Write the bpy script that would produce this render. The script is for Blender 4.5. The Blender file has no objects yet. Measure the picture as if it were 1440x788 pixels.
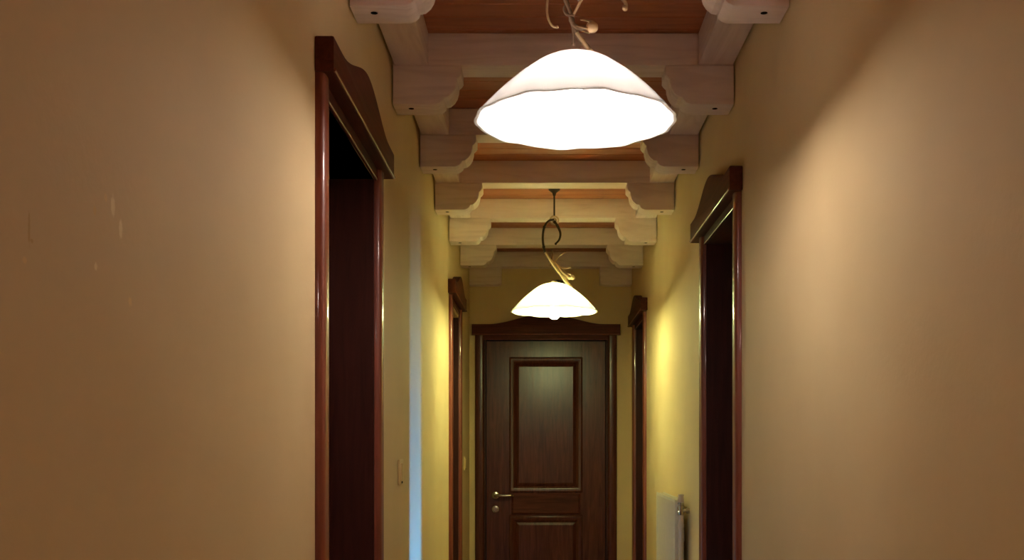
import bpy, bmesh, math, random
from mathutils import Vector, Matrix
random.seed(7)
S = bpy.context.scene
COL = S.collection
PI = math.pi

# ------------------------------------------------------------------ measurements (metres; viewer's eye over the origin)
EYE = 1.39
WL, WL2, WR = -0.462, -0.480, 0.594          # left wall (near / beyond the step), right wall
YB, YF = -2.2, 7.07                          # wall behind the viewer, end wall
Y_STEP = 4.085
CEIL, BEAM_Z, CORB_Z = 2.657, 2.556, 2.4365
BEAM_Y = [2.54 + 0.735 * k for k in range(6)] + [6.975]
BEAM_D = 0.11
TH = 0.16                                    # wall thickness

# ------------------------------------------------------------------ materials
def new_mat(name):
    m = bpy.data.materials.new(name); m.use_nodes = True
    nt = m.node_tree; b = nt.nodes['Principled BSDF']
    return m, nt, b
def N(nt, t, **kw):
    n = nt.nodes.new(t)
    for k, v in kw.items(): setattr(n, k, v)
    return n
def L(nt, a, b): nt.links.new(a, b)
def ramp(nt, stops):
    r = N(nt, 'ShaderNodeValToRGB'); e = r.color_ramp.elements
    while len(e) < len(stops): e.new(0.5)
    for q, (p, c) in zip(e, stops): q.position = p; q.color = (*c, 1)
    return r
def srgb(r, g, b):
    f = lambda c: c / 12.92 if c <= 0.04045 else ((c + 0.055) / 1.055) ** 2.4
    return tuple(f(v / 255) for v in (r, g, b))

def wood(name, stops, stretch, rough=0.4, coat=0.0, bump=0.15, spec=0.5, fine=1.0):
    m, nt, b = new_mat(name)
    tc = N(nt, 'ShaderNodeTexCoord'); mp = N(nt, 'ShaderNodeMapping')
    mp.inputs['Scale'].default_value = stretch
    L(nt, tc.outputs['Object'], mp.inputs['Vector'])
    n1 = N(nt, 'ShaderNodeTexNoise'); n1.inputs['Scale'].default_value = 3.0 * fine
    n1.inputs['Detail'].default_value = 6; n1.inputs['Distortion'].default_value = 1.2
    L(nt, mp.outputs['Vector'], n1.inputs['Vector'])
    r = ramp(nt, stops); L(nt, n1.outputs['Fac'], r.inputs['Fac'])
    L(nt, r.outputs['Color'], b.inputs['Base Color'])
    b.inputs['Roughness'].default_value = rough
    b.inputs['Specular IOR Level'].default_value = spec
    b.inputs['Coat Weight'].default_value = coat; b.inputs['Coat Roughness'].default_value = 0.07
    bp = N(nt, 'ShaderNodeBump'); bp.inputs['Strength'].default_value = bump; bp.inputs['Distance'].default_value = 0.003
    L(nt, n1.outputs['Fac'], bp.inputs['Height']); L(nt, bp.outputs['Normal'], b.inputs['Normal'])
    return m

def plaster(name, chips=()):
    m, nt, b = new_mat(name)
    tc = N(nt, 'ShaderNodeTexCoord')
    n1 = N(nt, 'ShaderNodeTexNoise'); n1.inputs['Scale'].default_value = 2.2; n1.inputs['Detail'].default_value = 5
    L(nt, tc.outputs['Object'], n1.inputs['Vector'])
    r = ramp(nt, [(0.3, WALL_A), (0.7, WALL_B)]); L(nt, n1.outputs['Fac'], r.inputs['Fac'])
    col = r.outputs['Color']
    n2 = N(nt, 'ShaderNodeTexNoise'); n2.inputs['Scale'].default_value = 240; n2.inputs['Detail'].default_value = 2
    L(nt, tc.outputs['Object'], n2.inputs['Vector'])
    for (y, z, sy, sz, c) in chips:               # knocked-off flecks of paint, each with its own ragged outline
        sub = N(nt, 'ShaderNodeVectorMath', operation='SUBTRACT'); sub.inputs[1].default_value = (0, y, z)
        L(nt, tc.outputs['Object'], sub.inputs[0])
        mul = N(nt, 'ShaderNodeVectorMath', operation='MULTIPLY'); mul.inputs[1].default_value = (0, 1 / sy, 1 / sz)
        L(nt, sub.outputs[0], mul.inputs[0])
        ln = N(nt, 'ShaderNodeVectorMath', operation='LENGTH'); L(nt, mul.outputs[0], ln.inputs[0])
        ad = N(nt, 'ShaderNodeMath', operation='ADD'); L(nt, ln.outputs['Value'], ad.inputs[0]); L(nt, n2.outputs['Fac'], ad.inputs[1])
        mr = N(nt, 'ShaderNodeMapRange'); mr.inputs['From Min'].default_value = 1.75; mr.inputs['From Max'].default_value = 1.25
        L(nt, ad.outputs[0], mr.inputs['Value'])
        mx = N(nt, 'ShaderNodeMix', data_type='RGBA'); mx.inputs['B'].default_value = (*c, 1)
        L(nt, mr.outputs['Result'], mx.inputs['Factor']); L(nt, col, mx.inputs['A']); col = mx.outputs['Result']
    L(nt, col, b.inputs['Base Color'])
    b.inputs['Roughness'].default_value = 0.75; b.inputs['Specular IOR Level'].default_value = 0.25
    bp = N(nt, 'ShaderNodeBump'); bp.inputs['Strength'].default_value = 0.22; bp.inputs['Distance'].default_value = 0.002
    n3 = N(nt, 'ShaderNodeTexNoise'); n3.inputs['Scale'].default_value = 90; n3.inputs['Detail'].default_value = 4
    L(nt, tc.outputs['Object'], n3.inputs['Vector'])
    L(nt, n3.outputs['Fac'], bp.inputs['Height']); L(nt, bp.outputs['Normal'], b.inputs['Normal'])
    return m

def plain(name, c, rough=0.5, metal=0.0, noise=0.08, spec=0.5):
    m, nt, b = new_mat(name)
    tc = N(nt, 'ShaderNodeTexCoord'); n1 = N(nt, 'ShaderNodeTexNoise'); n1.inputs['Scale'].default_value = 40
    L(nt, tc.outputs['Object'], n1.inputs['Vector'])
    r = ramp(nt, [(0.3, tuple(v * (1 - noise) for v in c)), (0.7, tuple(min(1, v * (1 + noise)) for v in c))])
    L(nt, n1.outputs['Fac'], r.inputs['Fac']); L(nt, r.outputs['Color'], b.inputs['Base Color'])
    b.inputs['Roughness'].default_value = rough; b.inputs['Metallic'].default_value = metal
    b.inputs['Specular IOR Level'].default_value = spec
    return m

WALL_A, WALL_B = srgb(216, 191, 144), srgb(224, 201, 154)
chip_c, dark_c = srgb(240, 222, 180), srgb(202, 170, 120)
CHIPS = [(1.149, 1.647, .0050, .0105, chip_c), (1.170, 1.627, .0046, .010, chip_c), (1.130, 1.652, .004, .005, srgb(228, 200, 145)),
         (1.102, 1.632, .0035, .005, srgb(222, 192, 135)), (1.105, 1.575, .0036, .004, chip_c), (1.197, 1.551, .0045, .005, srgb(232, 206, 150)),
         (0.961, 1.585, .0022, .014, dark_c), (0.953, 1.555, .004, .003, srgb(228, 200, 145)), (0.966, 1.575, .003, .002, dark_c)]
M_WALL = plaster('yellow_plaster'); M_WALL_L = plaster('yellow_plaster_chipped', CHIPS)
MAH = [(0.25, srgb(70, 31, 23)), (0.55, srgb(92, 44, 32)), (0.8, srgb(108, 54, 40))]
M_DOOR = wood('mahogany_upright', MAH, (14, 14, 1.2), rough=0.27, coat=0.0, bump=0.08)
M_DOORH = wood('mahogany_level', MAH, (1.2, 14, 14), rough=0.55, coat=0.0, bump=0.08, spec=0.2)
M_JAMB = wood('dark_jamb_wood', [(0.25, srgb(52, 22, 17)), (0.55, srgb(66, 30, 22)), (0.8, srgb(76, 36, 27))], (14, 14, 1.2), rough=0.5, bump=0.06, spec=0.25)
CAS = [(0.25, srgb(110, 49, 32)), (0.55, srgb(134, 63, 43)), (0.8, srgb(148, 73, 52))]
M_CASE = wood('varnished_casing', CAS, (14, 14, 1.0), rough=0.45, coat=0.6, bump=0.03)
LIME = [(0.2, srgb(212, 188, 176)), (0.5, srgb(232, 212, 201)), (0.8, srgb(240, 222, 212))]
M_BEAM = wood('limed_timber', LIME, (1.0, 9, 9), rough=0.6, bump=0.25)
M_SIDE = wood('limed_timber_lengthwise', LIME, (9, 1.0, 9), rough=0.6, bump=0.25)
M_PLANK = wood('stained_pine_boards', [(0.2, srgb(152, 90, 60)), (0.5, srgb(180, 108, 71)), (0.8, srgb(194, 122, 84))], (1.0, 8, 8), rough=0.5, bump=0.15)
M_HOLE = plain('hole_shade', srgb(16, 9, 6), 0.9, spec=0.05)
M_IRON = plain('patinated_iron', srgb(146, 122, 100), 0.5, 0.1, 0.25)
M_IRON_D = plain('blackened_iron', srgb(58, 42, 30), 0.5, 0.2, 0.25)
M_LEAF = plain('ivory_painted_iron', srgb(206, 176, 134), 0.45, 0.1, 0.12)
M_CHROME = plain('brushed_steel', srgb(205, 195, 180), 0.22, 1.0, 0.03)
M_RAD = plain('white_radiator_enamel', srgb(222, 214, 196), 0.35, 0, 0.02)
M_VALVE = plain('white_plastic', srgb(214, 200, 180), 0.4, 0, 0.03)
M_PLATE = plain('cream_plastic', srgb(222, 196, 140), 0.4, 0, 0.03)
M_DARK = plain('dark_slot', srgb(26, 18, 14), 0.7)
M_SOCK = plain('white_porcelain', srgb(235, 230, 220), 0.3, 0, 0.02)

def tile_mat():
    m, nt, b = new_mat('terracotta_tiles')
    tc = N(nt, 'ShaderNodeTexCoord'); br = N(nt, 'ShaderNodeTexBrick'); br.offset = 0
    br.inputs['Scale'].default_value = 1; br.inputs['Brick Width'].default_value = 0.3; br.inputs['Row Height'].default_value = 0.3
    br.inputs['Mortar Size'].default_value = 0.004
    br.inputs['Color1'].default_value = (*srgb(150, 92, 62), 1); br.inputs['Color2'].default_value = (*srgb(166, 104, 70), 1)
    br.inputs['Mortar'].default_value = (*srgb(150, 135, 115), 1)
    L(nt, tc.outputs['Object'], br.inputs['Vector']); L(nt, br.outputs['Color'], b.inputs['Base Color'])
    b.inputs['Roughness'].default_value = 0.45
    return m
M_TILE = tile_mat()

def opal_glass():
    m = bpy.data.materials.new('opal_glass'); m.use_nodes = True
    nt = m.node_tree; nt.nodes.clear()
    out = N(nt, 'ShaderNodeOutputMaterial'); mix = N(nt, 'ShaderNodeMixShader'); mix2 = N(nt, 'ShaderNodeMixShader')
    tr = N(nt, 'ShaderNodeBsdfTranslucent'); df = N(nt, 'ShaderNodeBsdfDiffuse'); gl = N(nt, 'ShaderNodeBsdfGlossy')
    tr.inputs['Color'].default_value = (0.975, 0.975, 0.965, 1); df.inputs['Color'].default_value = (0.975, 0.975, 0.965, 1)
    gl.inputs['Roughness'].default_value = 0.15
    mix.inputs[0].default_value = 0.44
    L(nt, tr.outputs[0], mix.inputs[1]); L(nt, df.outputs[0], mix.inputs[2])
    fr = N(nt, 'ShaderNodeFresnel'); fr.inputs["IOR"].default_value = 1.3
    L(nt, fr.outputs[0], mix2.inputs[0]); L(nt, mix.outputs[0], mix2.inputs[1]); L(nt, gl.outputs[0], mix2.inputs[2])
    L(nt, mix2.outputs[0], out.inputs['Surface'])
    return m
M_OPAL = opal_glass()
def bulb_mat(name, col, strength):
    m = bpy.data.materials.new(name); m.use_nodes = True
    nt = m.node_tree; nt.nodes.clear()
    out = N(nt, 'ShaderNodeOutputMaterial'); e = N(nt, 'ShaderNodeEmission')
    e.inputs['Color'].default_value = (*col, 1); e.inputs['Strength'].default_value = strength
    L(nt, e.outputs[0], out.inputs['Surface']); return m

# ------------------------------------------------------------------ mesh helpers
def box(bm, x0, x1, y0, y1, z0, z1, bev=0.0, seg=2):
    vs = [bm.verts.new((x, y, z)) for x in (x0, x1) for y in (y0, y1) for z in (z0, z1)]
    F = [(0, 1, 3, 2), (4, 6, 7, 5), (0, 4, 5, 1), (2, 3, 7, 6), (0, 2, 6, 4), (1, 5, 7, 3)]
    fs = [bm.faces.new([vs[i] for i in f]) for f in F]
    if bev > 0:
        es = list({e for f in fs for e in f.edges})
        bmesh.ops.bevel(bm, geom=es, offset=bev, segments=seg, affect='EDGES', profile=0.6)
def prism(bm, pts, axis, a0, a1, bev=0.0, seg=2):
    """closed outline pts (u, v) extruded along axis: 'y' -> (u, a, v); 'z' -> (u, v, a); 'x' -> (a, u, v)"""
    def P(u, v, a): return {'y': (u, a, v), 'z': (u, v, a), 'x': (a, u, v)}[axis]
    A = [bm.verts.new(P(u, v, a0)) for u, v in pts]; B = [bm.verts.new(P(u, v, a1)) for u, v in pts]
    n = len(pts); fs = [bm.faces.new(A), bm.faces.new(B[::-1])]
    for i in range(n): fs.append(bm.faces.new((A[i], B[i], B[(i + 1) % n], A[(i + 1) % n])))
    bmesh.ops.recalc_face_normals(bm, faces=fs)
    if bev > 0:
        es = list(set(fs[0].edges) | set(fs[1].edges))
        bmesh.ops.bevel(bm, geom=es, offset=bev, segments=seg, affect='EDGES', profile=0.6)
def lathe(bm, prof, n=32, cx=0, cy=0, closed=False, wave=None):
    rings = []
    for k, (r, z) in enumerate(prof):
        if r < 1e-6: rings.append([bm.verts.new((cx, cy, z))]); continue
        ring = []
        for i in range(n):
            a = 2 * PI * i / n
            dr, dz = wave(a, r, k) if wave else (0, 0)
            ring.append(bm.verts.new((cx + (r + dr) * math.cos(a), cy + (r + dr) * math.sin(a), z + dz)))
        rings.append(ring)
    m = len(rings)
    for k in range(m if closed else m - 1):
        A, B = rings[k], rings[(k + 1) % m]
        for i in range(n):
            j = (i + 1) % n
            if len(A) == 1 and len(B) == 1: continue
            if len(A) == 1: bm.faces.new((A[0], B[i], B[j]))
            elif len(B) == 1: bm.faces.new((A[i], B[0], A[j]))
            else: bm.faces.new((A[i], B[i], B[j], A[j]))
def smooth_path(pts, sub=6):
    P = [Vector(p) for p in pts]; out = []
    for i in range(len(P) - 1):
        p0 = P[max(i - 1, 0)]; p1 = P[i]; p2 = P[i + 1]; p3 = P[min(i + 2, len(P) - 1)]
        for s in range(sub):
            t = s / sub
            out.append(0.5 * ((2 * p1) + (-p0 + p2) * t + (2 * p0 - 5 * p1 + 4 * p2 - p3) * t * t + (-p0 + 3 * p1 - 3 * p2 + p3) * t ** 3))
    out.append(P[-1]); return out
def tube(bm, pts, r0, r1=None, n=10, sub=6, closed=False):
    P = smooth_path(pts, sub) if sub > 1 else [Vector(p) for p in pts]
    if r1 is None: r1 = r0
    m = len(P); rings = []; ref = None
    for i, p in enumerate(P):
        a = P[(i - 1) % m] if closed else P[max(i - 1, 0)]; b = P[(i + 1) % m] if closed else P[min(i + 1, m - 1)]
        t = (b - a).normalized()
        if ref is None: ref = t.orthogonal().normalized()
        ref = (ref - t * ref.dot(t)).normalized(); q = t.cross(ref)
        f = i / max(m - 1, 1); r = r0 + (r1 - r0) * f
        rings.append([bm.verts.new(p + (ref * math.cos(2 * PI * k / n) + q * math.sin(2 * PI * k / n)) * r) for k in range(n)])
    for i in range(m if closed else m - 1):
        A, B = rings[i], rings[(i + 1) % m]
        for k in range(n): bm.faces.new((A[k], A[(k + 1) % n], B[(k + 1) % n], B[k]))
    if not closed:
        bm.faces.new(rings[0][::-1]); bm.faces.new(rings[-1])
def obj(name, bm, mat, parent=None, smooth=None, loc=(0, 0, 0)):
    bmesh.ops.recalc_face_normals(bm, faces=bm.faces)
    me = bpy.data.meshes.new(name); bm.to_mesh(me); bm.free()
    me.materials.append(mat)
    if smooth is not None:
        for p in me.polygons: p.use_smooth = True
        try: me.set_sharp_from_angle(angle=math.radians(smooth))
        except Exception: pass
    o = bpy.data.objects.new(name, me); COL.objects.link(o); o.location = loc
    if parent: o.parent = parent
    return o
def tag(o, label, cat, group=None, kind=None):
    o['label'] = label; o['category'] = cat
    if group: o['group'] = group
    if kind: o['kind'] = kind
    return o
def thing(name, loc, label, cat, group=None, kind=None, rz=0):
    o = bpy.data.objects.new(name, None); o.empty_display_size = 0.1; COL.objects.link(o)
    o.location = loc; o.rotation_euler = (0, 0, rz)
    return tag(o, label, cat, group, kind)
B = bmesh.new

# ------------------------------------------------------------------ doors: openings
CW = 0.060
D_L1 = (2.172, 3.000); D_L2 = (5.50, 6.20)      # outer edges of the casings, along the corridor
D_R1 = (3.171, 3.914); D_R2 = (6.05, 6.80)
D_F = (-0.443, 0.497)
HEAD = 2.120                                      # top of the clear opening
def opening(d): return d[0] + CW, d[1] - CW

# ------------------------------------------------------------------ shell
ZT = CEIL + 0.02
def wall_run(bm, x_in, x_out, ys, doors, z_top=ZT):
    cuts = []
    y = ys[0]
    for d in doors:
        a, b = opening(d)
        box(bm, min(x_in, x_out), max(x_in, x_out), y, a, 0, z_top)
        box(bm, min(x_in, x_out), max(x_in, x_out), a, b, HEAD, z_top)
        y = b
    box(bm, min(x_in, x_out), max(x_in, x_out), y, ys[1], 0, z_top)
bm = B()
a, b_ = opening(D_L1)
wall_run(bm, WL, WL - TH, (YB, Y_STEP - 0.16), [D_L1])
# near thickness of plaster ends in a softly rounded corner
R = 0.018
pl = [(WL, Y_STEP - 0.16)] + [(WL - R + R * math.cos(t), Y_STEP - R * 2.2 + R * 2.2 * math.sin(t)) for t in [PI / 2 * k / 8 for k in range(9)]] + [(WL - TH, Y_STEP), (WL - TH, Y_STEP - 0.16)]
prism(bm, pl, 'z', 0, ZT)
wall_run(bm, WL2, WL - TH, (Y_STEP, YF + TH), [D_L2])
w = obj('wall_left', bm, M_WALL_L); tag(w, 'yellow plastered left wall with two doorways and chipped paint flecks', 'wall', kind='structure')
bm = B(); wall_run(bm, WR, WR + TH, (YB, YF + TH), [D_R1, D_R2])
w = obj('wall_right', bm, M_WALL); tag(w, 'yellow plastered right wall with two doorways and a radiator', 'wall', kind='structure')
bm = B()
a, b_ = opening(D_F)
box(bm, WL2, a, YF, YF + TH, 0, ZT); box(bm, a, b_, YF, YF + TH, HEAD - 0.022, ZT); box(bm, b_, WR, YF, YF + TH, 0, ZT)
w = obj('wall_end', bm, M_WALL); tag(w, 'narrow yellow end wall around the facing door', 'wall', kind='structure')
bm = B(); box(bm, WL, WR, YB - TH, YB, 0, ZT)
w = obj('wall_back', bm, M_WALL); tag(w, 'plain yellow wall closing the corridor behind the viewer', 'wall', kind='structure')
bm = B(); box(bm, WL - TH, WR + TH, YB - TH, YF + TH, -0.1, 0)
w = obj('floor', bm, M_TILE); tag(w, 'terracotta tiled corridor floor', 'floor', kind='structure')
# ceiling boards run across the corridor, with a small V groove between boards
prof = []; y = YB - TH; bw = 0.0935
while y < YF + TH:
    y2 = min(y + bw, YF + TH)
    prof += [(y, CEIL + 0.005), (y + 0.004, CEIL), (y2 - 0.004, CEIL), (y2, CEIL + 0.005)]
    y = y2
outl = []
for p in prof:
    if not outl or (abs(p[0] - outl[-1][0]) > 1e-5): outl.append(p)
outl += [(YF + TH, CEIL + 0.03), (YB - TH, CEIL + 0.03)]
bm = B(); prism(bm, outl, 'x', WL - TH, WR + TH)
w = obj('ceiling', bm, M_PLANK); tag(w, 'reddish stained board ceiling above the pale beams', 'ceiling', kind='structure')

# ------------------------------------------------------------------ beams, corbels, side timbers
ORD = ['first', 'second', 'third', 'fourth', 'fifth', 'sixth', 'seventh']
PROF = [(0, 0), (0, .026), (.006, .034), (.013, .040), (.0145, .054), (.019, .070), (.027, .083), (.040, .094), (.053, .0965), (.0555, .104), (.064, .112), (.078, .1175)]
CL = 0.214
def corbel(side, y, k):
    wx = (WL if y < Y_STEP else WL2) if side == 'left' else WR
    s = 1 if side == 'left' else -1
    g = 0.004
    sc = (BEAM_Z - CORB_Z) / 0.1175
    pts = [(g, 0)] + [(CL - t, -v * sc) for t, v in PROF] + [(g, -.1175 * sc)]
    if y > 6.9: pts = [(g, 0), (CL, 0), (CL, -.11), (CL - .03, -.1175), (g, -.1175)]
    pts = [(s * u, v) for u, v in pts]
    t = thing('corbel', (wx, y + BEAM_D / 2, BEAM_Z), LAB(side, k), 'bracket', 'carved corbels under the beam ends')
    bm = B(); prism(bm, pts, 'y', -BEAM_D / 2, BEAM_D / 2, bev=0.003)
    obj('bracket_body', bm, M_BEAM, t, smooth=25)
    if y < 6.9:
        bm = B()  # dark disc standing in for the shade inside a drilled hole
        r = 0.0085; z0 = -(BEAM_Z - CORB_Z)
        lathe(bm, [(0, z0 - .0008), (r * .7, z0 - .0010), (r, z0 - .0004), (r, z0 + .01), (0, z0 + .01)], 16, s * 0.056, -0.012)
        o = obj('peg_hole', bm, M_HOLE, t, smooth=40); o['label'] = 'dark disc for the shade in a hole'
    return t
def LAB(side, k):
    base = {0: 'pale carved wooden corbel nearest the viewer, at the top edge on the %s wall',
            1: 'pale carved corbel on the %s wall level with the near lamp, under the second beam',
            2: 'carved corbel on the %s wall just beyond the near lamp shade, under the third beam',
            3: 'carved corbel on the %s wall under the fourth beam, in front of the far lamp',
            4: 'yellow-lit carved corbel on the %s wall under the fifth beam, behind the far lamp rod',
            5: 'dim carved corbel on the %s wall under the sixth beam, last with a scrolled end',
            6: 'plain square-ended corbel in the %s corner against the end wall'}
    return base[k] % side
BLAB = ['pale limed ceiling beam nearest the viewer, just above the picture edge', 'pale limed beam crossing right behind the near lamp shade',
        'limed ceiling beam mostly hidden by the near lamp shade', 'brown-looking limed beam just below the near lamp shade, in front of far lamp',
        'yellow-lit limed ceiling beam behind the rod of the far lamp', 'dim limed beam behind the scrolled iron of the far lamp', 'dark limed half beam flat against the end wall']
for k, y in enumerate(BEAM_Y):
    xl = WL if y < Y_STEP else WL2
    d = BEAM_D if k < 6 else YF - y - 0.002
    bm = B(); box(bm, xl + 0.002, WR - 0.002, y, y + d, BEAM_Z, CEIL - 0.001, bev=0.004)
    o = obj('ceiling_beam', bm, M_BEAM, smooth=30); tag(o, BLAB[k], 'beam', 'cross beams under the board ceiling', 'thing')
    if k == 6:
        BD = BEAM_D; BEAM_D = d
    for side in ('left', 'right'): corbel(side, y, k)
    if k == 6: BEAM_D = BD
for k in range(6):
    y0 = BEAM_Y[k] + BEAM_D + 0.001; y1 = BEAM_Y[k + 1] - 0.001
    for side in ('left', 'right'):
        wx = (WL if y0 < Y_STEP - .3 else WL2) if side == 'left' else WR
        a_, b2 = (wx + 0.009, wx + 0.114) if side == 'left' else (wx - 0.114, wx - 0.007)
        bm = B(); box(bm, a_, b2, y0, y1, BEAM_Z, CEIL - 0.001, bev=0.004)
        o = obj('side_timber', bm, M_SIDE, smooth=30)
        tag(o, 'short limed timber along the %s wall between the %s and %s beams from the viewer' % (side, ORD[k], ORD[k + 1]), 'timber', 'timbers along the walls between beams', 'thing')

# ------------------------------------------------------------------ doors
def bullnose(p, w, n=10):
    """half-round section: (across, outwards) from 0 to w, standing p proud"""
    pts = [(0, 0.0)]
    for i in range(n + 1):
        t = PI - PI * i / n
        c, s_ = math.cos(t), math.sin(t)
        u = w / 2 + w / 2 * (abs(c) ** 0.55) * (1 if c > 0 else -1); v = p * (abs(s_) ** 0.55)
        pts.append((u, -max(v, 0.0)))
    pts.append((w, 0.0)); return pts
def raised(bm, x0, x1, z0, z1, yb, yf, sl):
    """raised field: sloping border rising from yb to yf (yf nearer the viewer)"""
    o = [(x0, z0), (x1, z0), (x1, z1), (x0, z1)]; i = [(x0 + sl, z0 + sl), (x1 - sl, z0 + sl), (x1 - sl, z1 - sl), (x0 + sl, z1 - sl)]
    A = [bm.verts.new((x, yb, z)) for x, z in o]; C = [bm.verts.new((x, yf, z)) for x, z in i]; Bk = [bm.verts.new((x, yb + .006, z)) for x, z in o]
    bm.faces.new(C); bm.faces.new(Bk[::-1])
    for k in range(4):
        bm.faces.new((A[k], A[(k + 1) % 4], C[(k + 1) % 4], C[k])); bm.faces.new((Bk[k], Bk[(k + 1) % 4], A[(k + 1) % 4], A[k]))
def ring_mould(bm, x0, x1, z0, z1, yb, h, w):
    """mitred half-round moulding framing a panel opening (outer edge x0..x1, z0..z1)"""
    sec = [(0, 0), (w * .12, h * .75), (w * .3, h), (w * .55, h * .85), (w * .8, h * .35), (w, 0)]
    rings = []
    for (cx, cz, sx, sz) in ((x0, z0, 1, 1), (x1, z0, -1, 1), (x1, z1, -1, -1), (x0, z1, 1, -1)):
        rings.append([bm.verts.new((cx + sx * u, yb - v, cz + sz * u)) for u, v in sec])
    for k in range(4):
        A, C = rings[k], rings[(k + 1) % 4]
        for i in range(len(sec)): bm.faces.new((A[i], A[(i + 1) % len(sec)], C[(i + 1) % len(sec)], C[i]))
def door(name, loc, rz, d_out, label, ends=None, zt=0.0, hinge_open=0.0, hinge=-1, hx=None, crown=(0.03, 0.03), crown_mid=0.0, recess=0.118):
    """local frame: x along the wall, -y towards the corridor. d_out = width over the casing"""
    t = thing(name, loc, label, 'door', kind='structure', rz=rz)
    W = d_out; wo = W - 2 * CW; h = HEAD + zt
    PJ = 0.020
    for s in (-1, 1):                                   # upright casings
        bm = B()
        sec = bullnose(PJ, CW)
        x0 = -W / 2 if s < 0 else W / 2 - CW
        prism(bm, [(x0 + u, v) for u, v in sec], 'z', 0.0, 2.142 + zt)
        obj('casing', bm, M_CASE if recess is not None else M_DOOR, t, smooth=50)
    bm = B(); box(bm, -W / 2 + CW - 0.004, W / 2 - CW + 0.004, -0.008, 0.001, h - 0.010, 2.142 + zt, bev=.002)
    hc = obj('head_casing', bm, M_DOORH, t, smooth=40)
    bm = B(); tube(bm, [(-W / 2 + CW, -0.006, h - .009), (W / 2 - CW, -0.006, h - .009)], 0.0035, n=10, sub=1)
    obj('edge_bead', bm, M_CASE, hc, smooth=60)
    # lining of the opening
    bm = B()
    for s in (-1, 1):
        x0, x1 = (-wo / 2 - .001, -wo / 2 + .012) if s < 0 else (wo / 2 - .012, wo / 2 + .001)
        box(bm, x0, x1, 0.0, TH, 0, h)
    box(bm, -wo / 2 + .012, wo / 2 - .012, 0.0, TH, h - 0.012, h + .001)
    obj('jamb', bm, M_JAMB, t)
    # shaped crown board with a bead along its foot
    zb, ze, zp = 2.138 + zt, 2.205 + zt, 2.275 + zt
    xa, xb = -W / 2 - crown[0], W / 2 + crown[1]
    cm = (xa + xb) / 2 + crown_mid
    def prof_z(x):
        u = (x - cm) / ((xb - xa) / 2)
        e = min(1, max(0, (abs(u) - 0.0) / 0.78)); e = e * e * (3 - 2 * e)
        return ze + (zp - ze) * (1 - e) + 0.004
    n = 36
    top = [(xa + (xb - xa) * i / n, prof_z(xa + (xb - xa) * i / n)) for i in range(n + 1)]
    bm = B(); prism(bm, [(xa, zb)] + top + [(xb, zb)], 'y', -0.040, 0.0, bev=0.004)
    cr = obj('crown_board', bm, M_DOORH, t, smooth=40)
    bm = B(); tube(bm, [(xa + .004, -0.039, zb + .004), (xb - .004, -0.039, zb + .004)], 0.0045, n=12, sub=1)
    obj('bead', bm, M_CASE, cr, smooth=60)
    # leaf
    lw = wo - 0.030; x0, x1 = -lw / 2, lw / 2; zl, zh = 0.008, h - 0.016 if recess is not None else h - 0.02
    YFc, YBk = (0.008, 0.046) if recess is None else (recess, recess + .038)
    st = 0.162 if lw > 0.7 else 0.125
    hp = bpy.data.objects.new('door_leaf', None)        # placeholder replaced below
    bpy.data.objects.remove(hp)
    bm = B()
    ox0, ox1 = x0 + st, x1 - st
    u0, u1 = 1.083, 1.974 + zt * .5; l0, l1 = 0.24, 0.912
    box(bm, x0, ox0, YFc, YBk, zl, zh, bev=.002); box(bm, ox1, x1, YFc, YBk, zl, zh, bev=.002)
    box(bm, ox0 - .001, ox1 + .001, YFc + .0005, YBk, u1, zh); box(bm, ox0 - .001, ox1 + .001, YFc + .0005, YBk, zl, l0)
    box(bm, ox0 - .001, ox1 + .001, YFc + .0005, YBk, l1, u0)
    box(bm, ox0 - .001, ox1 + .001, YFc + .016, YBk - .008, l0 - .001, u1 + .001)
    leaf = obj('door_leaf', bm, M_DOOR, t)
    for (nm, z0, z1) in (('upper_panel', u0, u1), ('lower_panel', l0, l1)):
        bm = B(); raised(bm, ox0 + .028, ox1 - .028, z0 + .028, z1 - .028, YFc + .0165, YFc + .005, 0.026)
        obj(nm, bm, M_DOOR, leaf)
    for (z0, z1) in ((u0, u1), (l0, l1)):
        bm = B(); ring_mould(bm, ox0 - .012, ox1 + .012, z0 - .012, z1 + .012, YFc + .004, 0.015, 0.046)
        obj('panel_moulding', bm, M_DOOR, leaf, smooth=35)
    bm = B(); raised(bm, ox0 + .004, ox1 - .004, l1 + .014, u0 - .014, YFc + .001, YFc - .009, 0.014)
    obj('lock_rail_field', bm, M_DOORH, leaf)
    # lever handle and key rosette
    hxx = hx if hx is not None else x0 + 0.072
    dirn = 1 if hxx < 0 else -1
    bm = B()
    rot = Matrix.Rotation(PI / 2, 4, 'X')
    def disc(bm, cx, cz, prof, n=28):
        b2 = bmesh.new(); lathe(b2, prof, n)
        b2.transform(Matrix.Translation((cx, YFc, cz)) @ rot)
        me = bpy.data.meshes.new('tmp'); b2.to_mesh(me); b2.free(); bm.from_mesh(me); bpy.data.meshes.remove(me)
    disc(bm, hxx, 1.055, [(0, -.001), (.024, -.001), (.0255, .003), (.024, .007), (.018, .0095), (.0115, .011), (.010, .040), (0, .041)])
    tube(bm, [(hxx, YFc - .036, 1.055), (hxx + dirn * .006, YFc - .045, 1.055), (hxx + dirn * .03, YFc - .050, 1.056), (hxx + dirn * .07, YFc - .050, 1.055), (hxx + dirn * .10, YFc - .047, 1.056), (hxx + dirn * .116, YFc - .036, 1.054)], 0.0088, 0.0096, n=14)
    o = obj('lever_handle', bm, M_CHROME, leaf, smooth=40); o['label'] = 'steel lever handle'
    bm = B(); disc(bm, hxx, 0.963, [(0, -.001), (.023, -.001), (.0245, .003), (.023, .007), (.015, .009), (.008, .0085), (.0075, .002), (0, .002)])
    o = obj('key_rosette', bm, M_CHROME, leaf, smooth=40); o['label'] = 'round steel key rosette'
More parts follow.
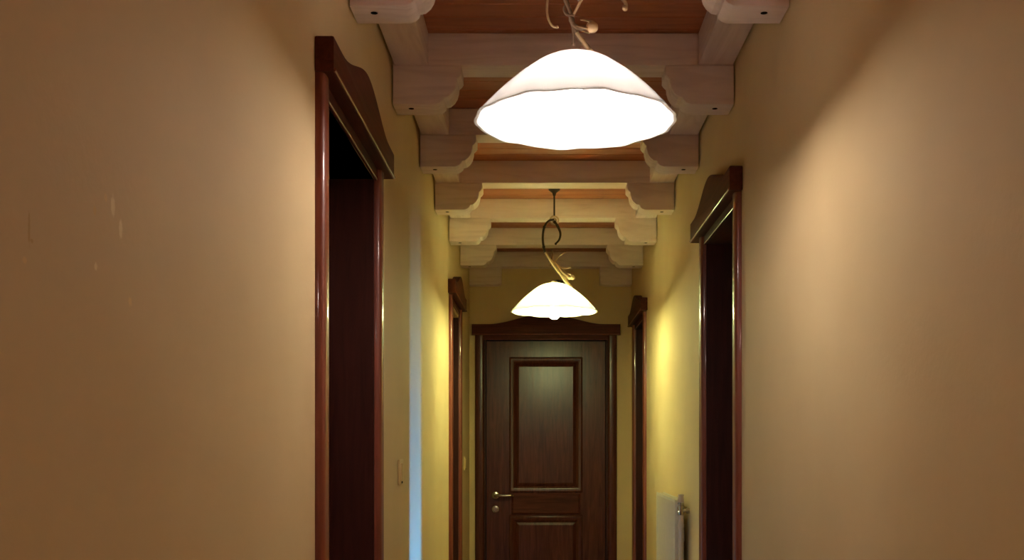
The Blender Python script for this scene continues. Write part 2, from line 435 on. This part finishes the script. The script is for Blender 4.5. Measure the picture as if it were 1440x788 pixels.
    if hinge_open:
        th = math.radians(hinge_open); px, py = hinge * lw / 2, YBk
        # swing about the hinge edge
        c, s_ = math.cos(th), math.sin(th)
        leaf.rotation_euler = (0, 0, th)
        leaf.location = (px - (c * px - s_ * py), py - (s_ * px + c * py), 0)
    return t
mid = lambda d: (d[0] + d[1]) / 2
door('door_1', (mid(D_F), YF, 0), 0, D_F[1] - D_F[0], 'dark mahogany panelled door facing the viewer at the corridor end', zt=-0.022, hx=-0.308 - mid(D_F), recess=None, crown=(0.019, 0.021))
door('door_2', (WL, mid(D_L1), 0), PI / 2, D_L1[1] - D_L1[0], 'tall mahogany door on the left wall nearest the viewer, with shaped crown', zt=0.012, crown=(0.006, 0.05))
door('door_3', (WR, mid(D_R1), 0), -PI / 2, D_R1[1] - D_R1[0], 'dark mahogany door standing ajar on the right wall nearest the viewer', zt=0.006, crown=(0.07, 0.02), hinge_open=9, hinge=-1, hx=0.25)
door('door_4', (WL2, mid(D_L2), 0), PI / 2, D_L2[1] - D_L2[0], 'reddish mahogany door seen edge-on far down the left wall', zt=0.03, crown=(0.05, 0.04))
door('door_5', (WR, mid(D_R2), 0), -PI / 2, D_R2[1] - D_R2[0], 'dark mahogany door seen edge-on far down the right wall', zt=0.01, crown=(0.07, 0.06))

# ------------------------------------------------------------------ pendant lamps
SR, SH = 0.2135, 0.140
SPROF = [(1.0, 0.0), (.985, .020), (.955, .075), (.90, .17), (.82, .305), (.72, .455), (.61, .605), (.50, .735), (.40, .845), (.31, .925), (.22, .975), (.12, .995), (.05, 1.0)]
def lamp(x, y, zr, label, main, limbs, ring, flowers, bulb, bulb_low, rot_wave, roof=CEIL, thick=1.0, iron=None):
    t = thing('pendant_lamp', (x, y, zr), label, 'lamp', 'opal glass pendant lamps down the corridor')
    zt = roof - zr
    bm = B(); lathe(bm, [(0, zt - .001), (.026, zt - .001), (.028, zt - .010), (.028, zt - .022), (.020, zt - .028), (.010, zt - .036), (.006, zt - .050), (0, zt - .050)], 28)
    obj('ceiling_rose', bm, M_IRON_D, t, smooth=40)
    rz = ring[1]
    bm = B(); tube(bm, [(0, 0, zt - .03), (0, 0, rz + .02)], 0.0042, n=10, sub=1)
    obj('rod', bm, M_IRON_D, t, smooth=60)
    bm = B(); rr = ring[0]
    tube(bm, [(rr * math.cos(2 * PI * i / 24), 0, rz + rr * math.sin(2 * PI * i / 24)) for i in range(24)], 0.004, n=10, sub=1, closed=True)
    tube(bm, [(rr * .55 * math.cos(5.5 * PI * i / 24) * (1 - i / 40), 0.002, rz + rr * .55 * math.sin(5.5 * PI * i / 24) * (1 - i / 40)) for i in range(24)], 0.003, 0.0018, n=8, sub=1)
    obj('ring', bm, M_LEAF, t, smooth=60)
    bm = B(); tube(bm, main, 0.0047 * thick, 0.0057 * thick, n=12)
    for p in main[2:-1:2]:
        bmesh.ops.create_uvsphere(bm, u_segments=10, v_segments=8, radius=0.0068 * thick, matrix=Matrix.Translation(p))
    vine = obj('vine_stem', bm, iron or M_IRON, t, smooth=60)
    for (pts, r0, r1, mt) in limbs:
        bm = B(); tube(bm, pts, r0, r1, n=10)
        bmesh.ops.create_uvsphere(bm, u_segments=10, v_segments=8, radius=r1 * 1.5, matrix=Matrix.Translation(pts[-1]))
        obj('tendril', bm, mt, vine, smooth=60)
    for (c, d, s) in flowers:                            # a curled ivory bud made of petals round a bulbous heart
        bm = B(); c = Vector(c); d = Vector(d).normalized(); q = d.to_track_quat('Z', 'Y').to_matrix().to_4x4()
        b2 = bmesh.new(); lathe(b2, [(0, -.35 * s), (.30 * s, -.25 * s), (.48 * s, .05 * s), (.50 * s, .3 * s), (.38 * s, .6 * s), (.18 * s, .76 * s), (0, .8 * s)], 18)
        for k in range(5):
            a = 2 * PI * k / 5
            ca, sa = math.cos(a), math.sin(a)
            tube(b2, [(.25 * s * ca, .25 * s * sa, -.2 * s), (.52 * s * ca, .52 * s * sa, .05 * s), (.54 * s * ca, .54 * s * sa, -.45 * s), (.50 * s * ca, .50 * s * sa, -.95 * s - .2 * s * (k % 2))], .10 * s, .035 * s, n=8, sub=4)
        b2.transform(Matrix.Translation(c) @ q); me = bpy.data.meshes.new('tmp'); b2.to_mesh(me); b2.free(); bm.from_mesh(me); bpy.data.meshes.remove(me)
        o = obj('blossom', bm, M_LEAF, vine, smooth=60); o['label'] = 'curled ivory iron blossom'
    # glass: outer skin, rim, inner skin as one closed wall 4 mm thick, with a gently ruffled rim
    outer = [(r * SR, h * SH) for r, h in SPROF]
    inner = [(max(r * SR - .0035, .006), h * SH - .0035) for r, h in SPROF][::-1]
    inner[-1] = (SR - .004, 0.0005)
    def wave(a, r, k):
        f = max(0, (r / SR - .72) / .28) ** 2
        return (0.0012 * f * math.sin(18 * a + rot_wave), 0.0018 * f * math.sin(9 * a + 1.3 * rot_wave) + 0.0008 * f * math.sin(18 * a))
    bm = B(); lathe(bm, outer + inner, 144, closed=True, wave=wave)
    o = obj('glass_shade', bm, M_OPAL, t, smooth=60); o['label'] = 'white opal glass shade'
    bm = B(); lathe(bm, [(0, SH + .010), (.012, SH + .010), (.019, SH + .003), (.019, SH - .006), (.013, SH - .010), (.013, SH - .045), (0, SH - .045)], 24)
    obj('lamp_holder', bm, M_SOCK, t, smooth=40)
    zb = bulb_low; ht = SH - .043 - zb
    bm = B(); lathe(bm, [(0, zb), (.012, zb + .002), (.022, zb + .009), (.027, zb + .020), (.028, zb + .034), (.025, zb + .050), (.019, zb + .068), (.013, zb + ht * .85), (.012, zb + ht), (0, zb + ht)], 16)
    o = obj('light_bulb', bm, bulb, t, smooth=60); o['label'] = 'glowing bulb'
    return t
# offsets are from the lamp's axis at rim height
k2 = 5.21 / 1500.0
def f2(px, py, dy=0.0): return ((px - 779.5) * k2, dy, (626 - py) * k2 - 0.65)
BULB1 = bulb_mat('warm_bulb', (1.0, 0.865, 0.775), 178)
BULB2 = bulb_mat('cool_bulb', (0.94, 1.0, 0.42), 385)
top2 = SH + 0.006
lamp(0.0608, 5.21, EYE + 0.65, 'smaller-looking white glass pendant lamp hanging before the end door',
     [f2(779, 309), f2(772, 311, -.004), f2(765.5, 320, -.008), f2(763.3, 334, -.01), f2(764.5, 348, -.01), f2(768, 359, -.008), f2(778, 374, .004), f2(790, 390, .012), (0.055, .018, .148), (0.064, .030, .128), (0.045, .045, .150), (0.02, .02, top2 + .008), (0.0, 0.0, top2)],
     [([f2(779, 311), f2(784, 318), f2(788, 328), f2(786.5, 337), f2(781.5, 343)], .0072, .0042, M_IRON_D),
      ([f2(776, 371, .004), f2(781, 367), f2(786, 361), f2(795, 356, -.02)], .0040, .0025, M_LEAF),
      ([f2(767, 356, -.02), f2(777, 371.5, -.016), f2(790, 388.5, -.006), f2(802, 404, .004)], .0066, .0076, M_LEAF),
      ([f2(783, 372, .0), f2(788, 376), f2(795, 377.5), f2(802.5, 377, -.01)], .0042, .0028, M_LEAF),
      ([f2(774, 374, .004), f2(776, 364, .0), f2(777, 358, -.006), f2(776, 352, -.01)], .0045, .003, M_IRON),
      ([f2(776, 366, -.004), f2(784, 375, -.01), f2(792, 384, -.014), f2(801, 391, -.016)], .0055, .0075, M_LEAF)],
     (0.021, f2(0, 310)[2]), [(f2(803, 390.5, -.018), (.8, -.1, -.35), .024)], BULB2, -0.036, 0.4, thick=1.15, iron=M_IRON_D)
k1 = 2.26 / 1500.0
def f1(px, py, dy=0.0): return ((px - 809) * k1 * (2.26 + dy) / 2.26, dy, (626 - py) * k1 * (2.26 + dy) / 2.26 - 0.685)
lamp(0.0708, 2.26, EYE + 0.685, 'large white glass pendant lamp nearest the viewer, below the second beam',
     [(0, 0, .385), (-.012, -.004, .383), (-.030, -.008, .35), (-.034, -.01, .31), (-.026, -.008, .27), f1(800, 12, .0), f1(804, 28, .004), f1(810, 45, .01), f1(819, 58, .012), f1(828, 69, .014), (0.036, .03, .136), (0.028, .034, .158), (0.01, .015, top2 + .010), (0.0, 0.0, top2)],
     [([(0, 0, .385), (.02, .0, .35), (.03, .004, .31), (.022, .006, .28), (.008, .004, .262)], .0060, .0035, M_IRON),
      ([f1(799, 6), f1(790, -18, -.01), f1(779, -22, -.015), f1(771, -6, -.02), f1(768.6, 14, -.02), f1(771.5, 29, -.02), f1(777, 37, -.02), f1(783, 38.3, -.02)], .0030, .0022, M_LEAF),
      ([f1(806, 22), f1(822, -6, -.01), f1(845, -18, -.02), f1(866, -8, -.02), f1(877, 1, -.02), f1(880, 7, -.02), f1(878.5, 11.5, -.02)], .0028, .0042, M_LEAF),
      ([f1(806, 32, .004), f1(806.5, 48, .01), f1(807, 62, .015)], .0040, .0030, M_IRON),
      ([f1(811, 46, .002), f1(818, 56, .004), f1(824, 64, .006), f1(831, 73.5, .008)], .0042, .0046, M_LEAF),
      ([f1(808, 22), f1(797, 20), f1(793, 12), f1(797, 6)], .0035, .002, M_IRON),
      ([f1(807, 35, .004), f1(814, 40, -.005), f1(820, 39, -.012), f1(828, 38, -.016)], .0045, .0055, M_IRON)],
     (0.021, 0.385), [(f1(829.5, 37.5, -.018), (.75, -.45, -.35), .0235)], BULB1, -0.022, 1.1)

BULB_FILL = bulb_mat('fill_bulb', (1.0, 0.82, 0.74), 175)  # extra lamp out of view, added to brighten the near ends of the walls
lamp(0.0808, -0.69, EYE + 0.685, 'white glass pendant lamp added unseen behind the viewer as fill light',
     [(0, 0, .385), (-.012, -.004, .383), (-.030, -.008, .35), (-.034, -.01, .31), (-.026, -.008, .27), (.0, .004, .20), (.028, .014, .15), (0.036, .03, .136), (0.028, .034, .158), (0.01, .015, top2 + .010), (0.0, 0.0, top2)],
     [([(0, 0, .385), (.02, .0, .35), (.03, .004, .31), (.022, .006, .28), (.008, .004, .262)], .0060, .0035, M_IRON)],
     (0.021, 0.385), [((.032, -.018, .2), (.75, -.45, -.35), .018)], BULB_FILL, -0.022, 2.0)

# ------------------------------------------------------------------ radiator
rx0, rx1, ry0, ry1, rz0, rz1 = 0.538, 0.576, 4.325, 5.02, 0.26, 1.168
t = thing('radiator', (WR, (ry0 + ry1) / 2, 0), 'white panel radiator with valve on the right wall between the two doors', 'radiator')
def loc(bm): bm.transform(Matrix.Translation((-WR, -(ry0 + ry1) / 2, 0))); return bm
bm = B()
pts = []; nfl = 15; yy0, yy1 = ry0 + .03, ry1 - .03
front = [(rx0 + .002, ry0 + .001), (rx0, ry0 + .004), (rx0, yy0)]
for i in range(nfl):
    a_ = yy0 + (yy1 - yy0) * i / nfl; s_ = (yy1 - yy0) / nfl
    front += [(rx0, a_ + s_ * .15), (rx0 + .004, a_ + s_ * .3), (rx0 + .004, a_ + s_ * .7), (rx0, a_ + s_ * .85)]
front += [(rx0, ry1 - .004), (rx0 + .002, ry1 - .001)]
prism(bm, front + [(rx0 + .018, ry1 - .001), (rx0 + .018, ry0 + .001)], 'z', rz0 + .02, rz1 - .012)
obj('front_panel', loc(bm), M_RAD, t)
for yc in (ry0 + .0015, ry1 - .0015):
    bm = B(); box(bm, rx0 + .003, rx1, yc - .0015, yc + .0015, rz0 + .02, rz1 - .003)
    obj('side_cover', loc(bm), M_RAD, t)
bm = B(); box(bm, rx0 + .001, rx0 + .006, ry0, ry1, rz1 - .013, rz1, bev=.001); box(bm, rx1 - .005, rx1, ry0, ry1, rz1 - .010, rz1, bev=.001)
for i in range(46):
    yc = ry0 + .01 + (ry1 - ry0 - .02) * i / 45; box(bm, rx0 + .005, rx1 - .004, yc - .003, yc + .003, rz1 - .007, rz1 - .003)
obj('top_grille', loc(bm), M_RAD, t)
for yc in (ry0 + .12, ry1 - .12):
    for zc in (rz0 + .15, rz1 - .15):
        bm = B(); box(bm, rx1 - .004, WR - .0005, yc - .015, yc + .015, zc - .03, zc + .03, bev=.002)
        obj('wall_bracket', loc(bm), M_RAD, t)
def cyl(bm, p, axis, prof, n=20):
    b2 = bmesh.new(); lathe(b2, prof, n); q = Vector(axis).to_track_quat('Z', 'Y').to_matrix().to_4x4()
    b2.transform(Matrix.Translation(p) @ q); me = bpy.data.meshes.new('tmp'); b2.to_mesh(me); b2.free(); bm.from_mesh(me); bpy.data.meshes.remove(me)
vx, vy, vz = 0.560, ry0 - .030, 1.135
bm = B(); cyl(bm, (vx, vy + .032, vz), (0, -1, 0), [(0, 0), (.009, 0), (.009, .012), (.0135, .013), (.0135, .024), (.010, .025), (.010, .034), (0, .034)])
cyl(bm, (vx, vy, vz - .028), (0, 0, 1), [(0, 0), (.012, 0), (.0135, .004), (.0135, .014), (.011, .016), (.011, .040), (.013, .042), (.013, .05), (0, .05)])
o = obj('valve', loc(bm), M_CHROME, t, smooth=40); o['label'] = 'chrome valve body'
bm = B(); cyl(bm, (vx, vy, vz + .020), (0, 0, 1), [(0, 0), (.010, 0), (.013, .004), (.0135, .012), (.012, .026), (.0135, .030), (.011, .036), (0, .037)])
o = obj('valve_knob', loc(bm), M_VALVE, t, smooth=40); o['label'] = 'small valve knob'
bm = B(); cyl(bm, (vx + .004, vy, vz - .01), (1, 0, 0), [(0, 0), (.008, 0), (.008, .018), (.012, .019), (.012, .0295), (0, .0295)])
obj('wall_elbow', loc(bm), M_CHROME, t, smooth=40)
bm = B(); tube(bm, [(vx, vy, vz - .02), (vx, vy, 0.002)], 0.0095, n=14, sub=1)
cyl(bm, (vx, vy, vz - .075), (0, 0, 1), [(0, 0), (.013, 0), (.013, .012), (0, .012)])
o = obj('supply_pipe', loc(bm), M_VALVE, t, smooth=40); o['label'] = 'painted supply pipe'

# ------------------------------------------------------------------ light switches
def switch(wx, y, z, label, hgt=.082):
    t = thing('light_switch', (wx, y, z), label, 'light switch', 'cream switches on the left wall')
    bm = B(); box(bm, 0.0, 0.008, -.041, .041, -hgt / 2, hgt / 2, bev=.003)
    pl = obj('cover_plate', bm, M_PLATE, t, smooth=40)
    bm = B(); prism(bm, [(.0075, -.029), (.0105, -.029), (.0125, .029), (.0075, .029)], 'y', -.028, .028, bev=.001)
    obj('rocker', bm, M_PLATE, t)
    bm = B(); box(bm, 0.0075, 0.0095, -.010, .014, -hgt / 2 + .004, -hgt / 2 + .011)
    o = obj('indicator_slot', bm, M_DARK, t); o['label'] = 'dark slot at the lower edge'
switch(WL, 3.46, 1.302, 'cream light switch on the left wall beside the nearest left door')
switch(WL2, 6.60, 1.275, 'tiny cream light switch at the far end of the left wall, by the end door')

# ------------------------------------------------------------------ daylight from the side room, seen only as a sliver past the door ajar
gap = Vector((WR + TH, D_R1[0] + CW + .012, 0)); hit = Vector((WL, 3.91, 0)); dr = (hit - gap).normalized()
ld = bpy.data.lights.new('side_room_daylight', 'AREA'); ld.shape = 'RECTANGLE'; ld.size = 0.26; ld.size_y = 0.8
ld.energy = 160; ld.color = (0.06, 0.32, 1.0); ld.spread = math.radians(70)
lo = bpy.data.objects.new('side_room_daylight', ld); COL.objects.link(lo)
p = gap - dr * 0.9; lo.location = (p.x, p.y, 0.50)
lo.rotation_euler = Vector((dr.x, dr.y, 0)).to_track_quat('-Z', 'Y').to_euler()

# ------------------------------------------------------------------ world, camera, view
wd = bpy.data.worlds.new('World'); S.world = wd; wd.use_nodes = True
bg = wd.node_tree.nodes['Background']; bg.inputs['Color'].default_value = (0.3, 0.35, 0.45, 1); bg.inputs['Strength'].default_value = 0.02
cd = bpy.data.cameras.new('Camera'); cd.sensor_width = 36; cd.lens = 36 * 1500 / 1440
cd.shift_x = -(762 - 720) / 1440; cd.shift_y = (626 - 394) / 1440; cd.clip_start = 0.02
co = bpy.data.objects.new('Camera', cd); COL.objects.link(co); co.location = (0, 0, EYE); co.rotation_euler = (PI / 2, 0, 0)
S.camera = co
vs = S.view_settings; vs.view_transform = 'Standard'; vs.look = 'None'; vs.exposure = -0.13; vs.gamma = 1.0; vs.use_curve_mapping = False
S.display_settings.display_device = 'sRGB'
c = S.cycles
c.use_denoising = True; c.max_bounces = 10; c.diffuse_bounces = 6; c.glossy_bounces = 4; c.transmission_bounces = 8; c.sample_clamp_indirect = 0
